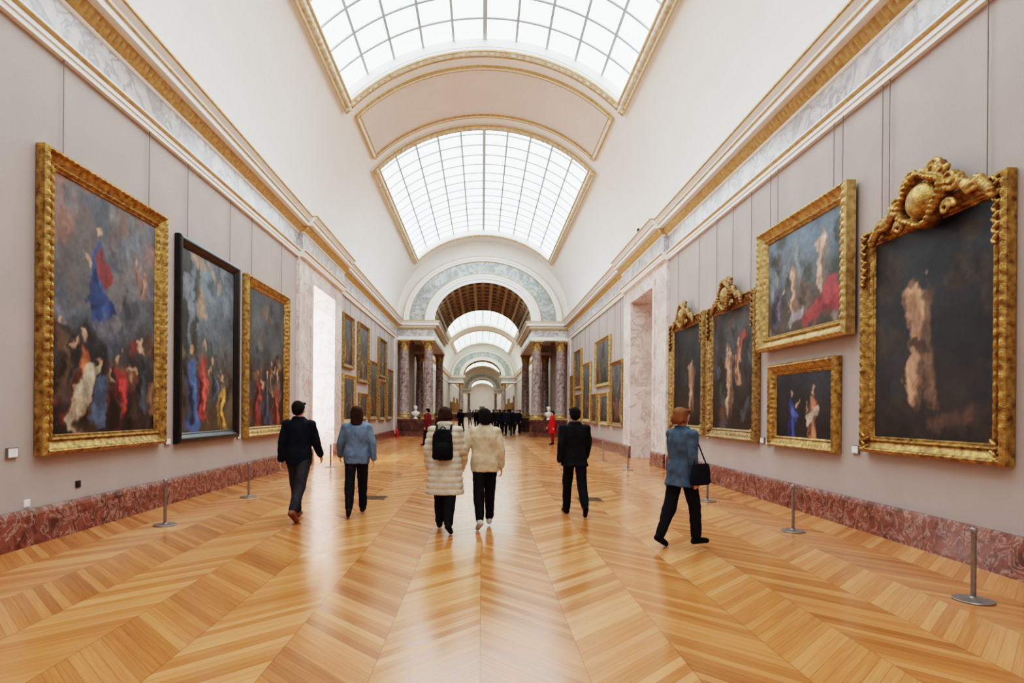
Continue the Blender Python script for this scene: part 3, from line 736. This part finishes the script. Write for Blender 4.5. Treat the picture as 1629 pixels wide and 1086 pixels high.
# ---------------------------------------------------------------- people
def person(loc,yaw,H,label,legs,arms,jacket,trouser,shoe,hair,hem=.82,hairlen=0,far=False,quilt=False,female=False,group=None,boots=0,wide=1.0):
    k=H/1.7; vx=.008 if not far else .016
    cw=.93 if female else 1.0
    root=empty('person',loc,label,'person',group,yaw)
    body=MB(); top=MB(); bot=MB(); shoes=[]; hnd=[]
    T=[(0,0,.79,.10,.08),(0,-.005,.86,.155,.108),(0,-.01,.93,.165,.115),(0,0,1.05,.135,.095),(0,0,1.2,.15*cw,.108),(0,0,1.31,.17*cw,.112),(0,-.005,1.39,.16*cw,.09),(0,-.01,1.435,.10,.07),(0,-.01,1.47,.055,.055)]
    body.loft([(x,y,z,rx-.012,ry-.012) for x,y,z,rx,ry in T])
    body.cap((0,-.012,1.42),(0,.0,1.53),.055,.05)
    body.ell((0,-.012,1.607),(.074,.094,.092)); body.ell((0,.018,1.555),(.056,.070,.078)); body.ell((0,.05,1.513),(.035,.035,.028))
    body.cap((0,.086,1.592),(0,.104,1.562),.009,.014,8); body.ell((0,.084,1.532),(.024,.012,.009),8)
    body.cap((-.045,.072,1.612),(.045,.072,1.612),.012,.012,8)
    for s in(-1,1):
        body.ell((s*.076,-.005,1.575),(.012,.022,.032),8)
    def legp(s,a,kf):
        h=Vector((s*.088,-.005,.90)); kn=h+Vector((s*.012,math.sin(a),-math.cos(a)))*.425
        b_=a-kf; an=kn+Vector((0,math.sin(b_),-math.cos(b_)))*.40
        return h,kn,an,b_
    low=[]
    for s,(a,kf) in zip((-1,1),legs):
        h,kn,an,b_=legp(s,a,kf)
        body.cap(h,kn,.078,.048); body.cap(kn,kn*.6+an*.4,.046,.046); body.cap(kn*.6+an*.4,an,.046,.032)
        bot.cap(h+Vector((0,0,.02)),kn,.100,.076); bot.cap(kn,kn*.5+an*.5,.076,.070); bot.cap(kn*.5+an*.5,an+(kn-an)*.05,.070,.058)
        fp=-min(.75,max(-.3,-b_*1.0)) if b_<0 else b_*.35
        fd=Vector((s*.12,math.cos(fp),math.sin(fp))).normalized(); up=Vector((0,-math.sin(fp),math.cos(fp)))
        heel=an-fd*.045-up*.055; toe=an+fd*.165-up*.062
        body.cap(an-up*.04,an+fd*.11-up*.055,.032,.026)
        sh=MB(); sh.cap(an-fd*.025-up*.045,an+fd*.14-up*.055,.046,.036); sh.cap(an+fd*.02,an-fd*.01-up*.02,.045,.048)
        sh.cap(heel,toe,.034,.034)
        if boots: sh.cap(an,an+(kn-an)*boots,.056,.066)
        shoes.append(sh); low.append(min(heel.z,toe.z)-.034)
    dz=-min(low)
    bot.loft([(0,-.005,.78,.11,.09),(0,-.005,.85,.165,.12),(0,-.01,.93,.178,.128),(0,0,1.06,.15,.11)])
    tr=[]
    if hem<.8:
        n=5
        for i in range(n):
            q=i/n; z=hem+(.86-hem)*q; tr.append((0,-.005,z,.225-.03*q,.175-.025*q))
        tr+= [(0,-.008,.93,.195,.150)]
    else: tr=[(0,-.008,hem,.178,.135),(0,-.008,.93,.19,.142)]
    tr+=[(0,0,1.06,.172,.130),(0,0,1.2,.18*cw,.138),(0,0,1.31,.195*cw,.138),(0,-.005,1.39,.18*cw,.112),(0,-.01,1.44,.115,.088),(0,-.01,1.485,.075,.075)]
    if quilt: tr=[(x,y,z,rx*1.2,ry*1.22) for x,y,z,rx,ry in tr]
    if wide!=1: tr=[(x,y,z,rx*wide,ry*wide) for x,y,z,rx,ry in tr]
    top.loft(tr)
    if quilt: top.ell((0,-.07,1.45),(.12,.08,.07))
    for s,(p,eb,ab) in zip((-1,1),arms):
        sh_=Vector((s*.178*cw,-.005,1.375))
        ud=Vector((s*math.sin(ab),math.sin(p)*math.cos(ab),-math.cos(p)*math.cos(ab)))
        el=sh_+ud*.275
        fd=Vector((s*math.sin(ab)*(.25 if eb<.6 else -.6),math.sin(p+eb),-math.cos(p+eb))).normalized()
        wr=el+fd*.245
        body.ell(sh_,(.05,.05,.05)); body.cap(sh_,el,.046,.038); body.cap(el,wr,.037,.024)
        g=1.2 if quilt else 1.05
        top.cap(sh_,el,.068*g,.058*g); top.cap(el,wr-fd*.01,.057*g,.046*g); top.ell(sh_,(.072*g,.072*g,.066*g))
        nrm=Vector((-s,0,0)); nrm=(nrm-fd*nrm.dot(fd)).normalized(); fw_=nrm.cross(fd)
        if fw_.y<0 and abs(fw_.y)>.1: fw_=-fw_
        if fw_.y<=0 and fd.y>.9: fw_=Vector((0,0,1))
        for q in(-.026,-.009,.009,.026):
            body.cap(wr+fw_*q*.6,wr+fd*.085+fw_*q,.014,.0125,8)
        for i,q in enumerate((.028,.0095,-.0095,-.028)):
            ln=(.040,.046,.042,.032)[i]; b0=wr+fd*.088+fw_*q
            b1=b0+(fd+nrm*.25).normalized()*ln; b2_=b1+(fd+nrm*1.0).normalized()*ln*.85
            body.cap(b0,b1,.0095,.009,8); body.cap(b1,b2_,.009,.0075,8)
        t0=wr+fd*.025+fw_*.022; t1=t0+(fd*.6+fw_*.8+nrm*.3).normalized()*.042; t2=t1+(fd+nrm*.4+fw_*.2).normalized()*.032
        body.cap(t0,t1,.014,.011,8); body.cap(t1,t2,.011,.008,8)
        hnd.append(wr+fd*.1)
    def fin(mb,v,disp=None,sm=3):
        mb.v=[(x*k,y*k,(z+dz)*k) for x,y,z in mb.v]
        return remesh(mb,v,sm,disp)
    mk('body',fin(body,vx,None,1),M_skin,parent=root)
    mk('jacket' if hem>.7 else 'coat',fin(top,.011 if not far else .022,'quilt' if quilt else (None if far else 'fold')),jacket,parent=root)
    mk('trousers',fin(bot,.011 if not far else .022,None if far else 'fold'),trouser,parent=root)
    for sh in shoes: mk('shoe',fin(sh,.009 if not far else .02,None,2),shoe,parent=root)
    hb=MB(); hb.ell((0,-.026,1.622),(.086,.098,.092)); 
    hb.ell((0,-.06,1.59),(.08,.068,.085))
    for q in(-.05,0,.05): hb.ell((q,.035,1.672),(.04,.045,.022),8)
    if hairlen:
        hb.loft([(0,-.085,1.62-hairlen,.06,.03),(0,-.085,1.62-hairlen*.6,.088,.045),(0,-.07,1.55,.09,.06),(0,-.05,1.62,.08,.07)])
        for s in(-1,1): hb.cap((s*.074,-.02,1.62),(s*.078,-.03,1.62-hairlen*.75),.022,.018,8)
    mk('hair',fin(hb,.009 if not far else .02,None if far else 'fold',2),hair,parent=root)
    if not far:
        for s in(-1,1):
            eb_=MB(); eb_.ell((s*.030*k,.078*k,(1.594+dz)*k),(.012*k,.010*k,.008*k),8,0); eb_.ell((s*.030*k,.0865*k,(1.594+dz)*k),(.005*k,.003*k,.005*k),8,1)
            mk('eye',eb_,[M_card,M_dark],smooth=60,parent=root)
    Mx=Matrix.Translation(loc)@Matrix.Rotation(yaw,4,'Z')
    return root,[Mx@Vector((h.x*k,h.y*k,(h.z+dz)*k)) for h in hnd],Mx,k,dz
H_dark=cloth(34,26,22); H_brown=cloth(62,40,30); H_ginger=cloth(138,90,60)
D=math.radians
person((-2.74,8.9,0),D(-6),1.77,'person in dark navy jacket and grey trousers walking across parquet',((D(16),D(6)),(D(-22),D(16))),((D(-14),D(14),D(9)),(D(16),D(22),D(9))),cloth(28,32,44),cloth(58,56,62),cloth(138,92,66),H_dark,hem=.80)
person((-1.95,9.25,0),D(8),1.66,'person with long dark hair in pale blue denim jacket, black trousers',((D(-14),D(10)),(D(14),D(6))),((D(10),D(25),D(18)),(D(-12),D(16),D(18))),cloth(112,132,156),cloth(30,30,36),cloth(40,34,34),H_brown,hem=.80,hairlen=.28,female=True,wide=1.1)
p3=person((-.50,8.1,0),D(-4),1.66,'person in long cream quilted coat walking with black backpack',((D(13),D(4)),(D(-16),D(12))),((D(-8),D(30),D(14)),(D(12),D(30),D(14))),cloth(222,210,190),cloth(26,25,28),cloth(30,28,30),H_brown,hem=.50,quilt=True,female=True,hairlen=.10,boots=.5)
p4=person((.04,8.35,0),D(6),1.64,'person in short beige jacket and black trousers walking beside companion',((D(-15),D(12)),(D(14),D(4))),((D(8),D(20),D(24)),(D(-10),D(20),D(14))),cloth(222,202,170),cloth(26,25,28),cloth(214,206,198),H_dark,hem=.80,female=True,hairlen=.14,wide=1.1)
person((1.48,9.5,0),D(3),1.70,'person in black jacket and black trousers walking away',((D(12),D(4)),(D(-20),D(18))),((D(-14),D(18),D(10)),(D(14),D(20),D(10))),cloth(30,29,32),cloth(24,24,28),cloth(20,20,22),H_dark,hem=.78)
p6=person((2.45,7.27,0),D(-62),1.66,'person with ginger hair in blue-grey jacket, dark leggings and boots',((D(-12),D(14)),(D(18),D(14))),((D(14),D(60),D(10)),(D(-10),D(20),D(10))),cloth(82,98,116),cloth(30,30,36),cloth(24,22,24),H_ginger,hem=.74,hairlen=.12,female=True,boots=.35)
def backpack(P,w_,h_,d_,z,label,mat):
    root,hn,Mx,k,dz=P
    c=Mx@Vector((0,-.19*k-d_/2,(z+dz)*k))
    r=empty('backpack',c,label,'backpack',None,root.rotation_euler[2])
    mb=MB(); mb.loft([(0,0,-h_/2,w_*.42,d_*.4),(0,0,-h_/2+.03,w_*.5,d_*.5),(0,0,0,w_*.5,d_*.52),(0,0,h_/2-.07,w_*.47,d_*.46),(0,0,h_/2,w_*.3,d_*.3)],ex=.55)
    mk('bag_body',remesh(mb,.01,2,'fold'),mat,parent=r)
    mb=MB(); mb.loft([(0,-d_*.5,-h_*.38,w_*.32,.03),(0,-d_*.53,-h_*.3,w_*.38,.045),(0,-d_*.53,-.02,w_*.38,.045),(0,-d_*.5,.03,w_*.3,.03)],ex=.5)
    mk('front_pocket',remesh(mb,.01,2),mat,parent=r)
    mb=MB(); pr_=None
    for i in range(9):
        a=pi*i/8; p=(.035*math.cos(a),0,h_/2-.01+.045*math.sin(a))
        if pr_: mb.cap(pr_,p,.008,.008,8)
        pr_=p
    mk('carry_handle',mb,mat,smooth=60,parent=r)
    for s in(-1,1):
        mb=MB(); pr_=None
        for i in range(13):
            a=-.3+ (pi+.6)*i/12.0; p=(s*w_*.36,d_*.4+.17*k+.185*k*math.cos(pi-a), .08+.19*k*math.sin(a))
            if pr_: mb.cap(pr_,p,.014,.014,8)
            pr_=p
        mk('shoulder_strap',mb,mat,smooth=60,parent=r)
backpack(p3,.27,.40,.13,1.20,'black backpack worn on a cream quilted coat',cloth(26,26,32))
Mx=p6[2]
r=empty('shoulder_bag',Mx@Vector((.27,.02,.92)),'dark leather shoulder bag hanging at the hip','bag',None,D(-62))
mb=MB(); mb.loft([(0,0,-.13,.04,.13),(0,0,-.1,.05,.15),(0,0,.05,.045,.14),(0,0,.12,.03,.12)],ex=.6); mk('bag_body',remesh(mb,.01,2),cloth(30,32,44),parent=r)
mb=MB(); mb.cap((0,.1,.1),(-.13,.02,.50),.008,.008,8); mb.cap((0,-.1,.1),(-.13,-.03,.50),.008,.008,8); mk('bag_strap',mb,cloth(30,32,44),parent=r)

LG=((D(12),D(6)),(D(-14),D(12))); AR=((D(-8),D(15),D(8)),(D(10),D(20),D(8)))
ST=((D(2),D(2)),(D(-3),D(3)))
far=[((-2.5,27.3,0),D(60),1.7,(110,34,48),(36,34,40),'person in maroon top and dark trousers near the arch',LG),
 ((3.45,29.2,0),D(100),1.62,(200,36,40),(150,30,36),'person in a long red coat standing beside the wall',ST),
 ((1.25,42.5,0),D(20),1.72,(36,36,42),(30,30,36),'distant visitor in dark clothes in the passage',LG),
 ((1.65,44,0),D(-20),1.7,(40,50,84),(30,30,36),'distant visitor in navy coat in the passage',ST),
 ((2.1,41,0),D(160),1.74,(30,30,34),(26,26,30),'distant visitor in black coat in the passage',ST),
 ((2.55,43,0),D(200),1.68,(44,48,60),(40,40,44),'distant visitor in slate jacket in the passage',LG),
 ((.95,50,0),D(0),1.72,(60,44,40),(30,30,36),'distant visitor in brown jacket beyond the columns',LG),
 ((-.5,52,0),D(180),1.7,(30,30,34),(30,30,36),'distant visitor in dark jacket beyond the columns',LG),
 ((.1,60,0),D(10),1.75,(84,40,44),(36,34,40),'distant visitor in dark red jacket far away',LG),
 ((-1.3,64,0),D(10),1.7,(60,70,90),(36,34,40),'distant visitor in blue-grey jacket far away',LG),
 ((2.0,66,0),D(10),1.75,(40,40,44),(36,34,40),'distant visitor in charcoal coat far away',LG),
 ((-1.0,85,0),D(10),1.75,(120,110,100),(36,34,40),'distant visitor in grey-beige coat far away',LG)]
roots=[]
for lo,yw,h,jc,tc_,lb,lg in far:
    roots.append(person(lo,yw,h,lb,lg,AR,cloth(*jc),cloth(*tc_),cloth(26,24,26),H_dark,far=True,hem=.55 if 'long' in lb else .8,group='distant visitors')[0])
for k,(x,y,rz) in enumerate(((1.75,39.6,.4),(2.9,46.0,2.0),(2.3,48.5,0),(1.2,47,3.0),(.3,49,.2),(-1.6,45.5,.5),(1.6,55,0),(2.4,57,.3),(-.2,56,.1),(.6,63,0),(-2.2,58,0),(1.4,72,0),(.2,78,0),(-.5,72,.2),(2.6,76,0),(.9,92,0),(-1.4,94,0))):
    dup(roots[2+k%10],(x,y,0),rz)

wd=bpy.data.worlds.new('World'); S.world=wd; wd.use_nodes=True
wd.node_tree.nodes['Background'].inputs[0].default_value=(.9,.95,1,1); wd.node_tree.nodes['Background'].inputs[1].default_value=1.0
cam=bpy.data.cameras.new('Camera'); co=bpy.data.objects.new('Camera',cam); COL.objects.link(co)
co.location=(0,0,1.65); co.rotation_euler=(pi/2,math.radians(-.45),0)
cam.sensor_fit='HORIZONTAL'; cam.sensor_width=36; cam.lens=945/1629*36
cam.shift_x=(814.5-767)/1629; cam.shift_y=(653-543)/1629; cam.clip_end=500
S.camera=co
S.view_settings.view_transform='Filmic'; S.view_settings.look='High Contrast'; S.view_settings.exposure=0.58
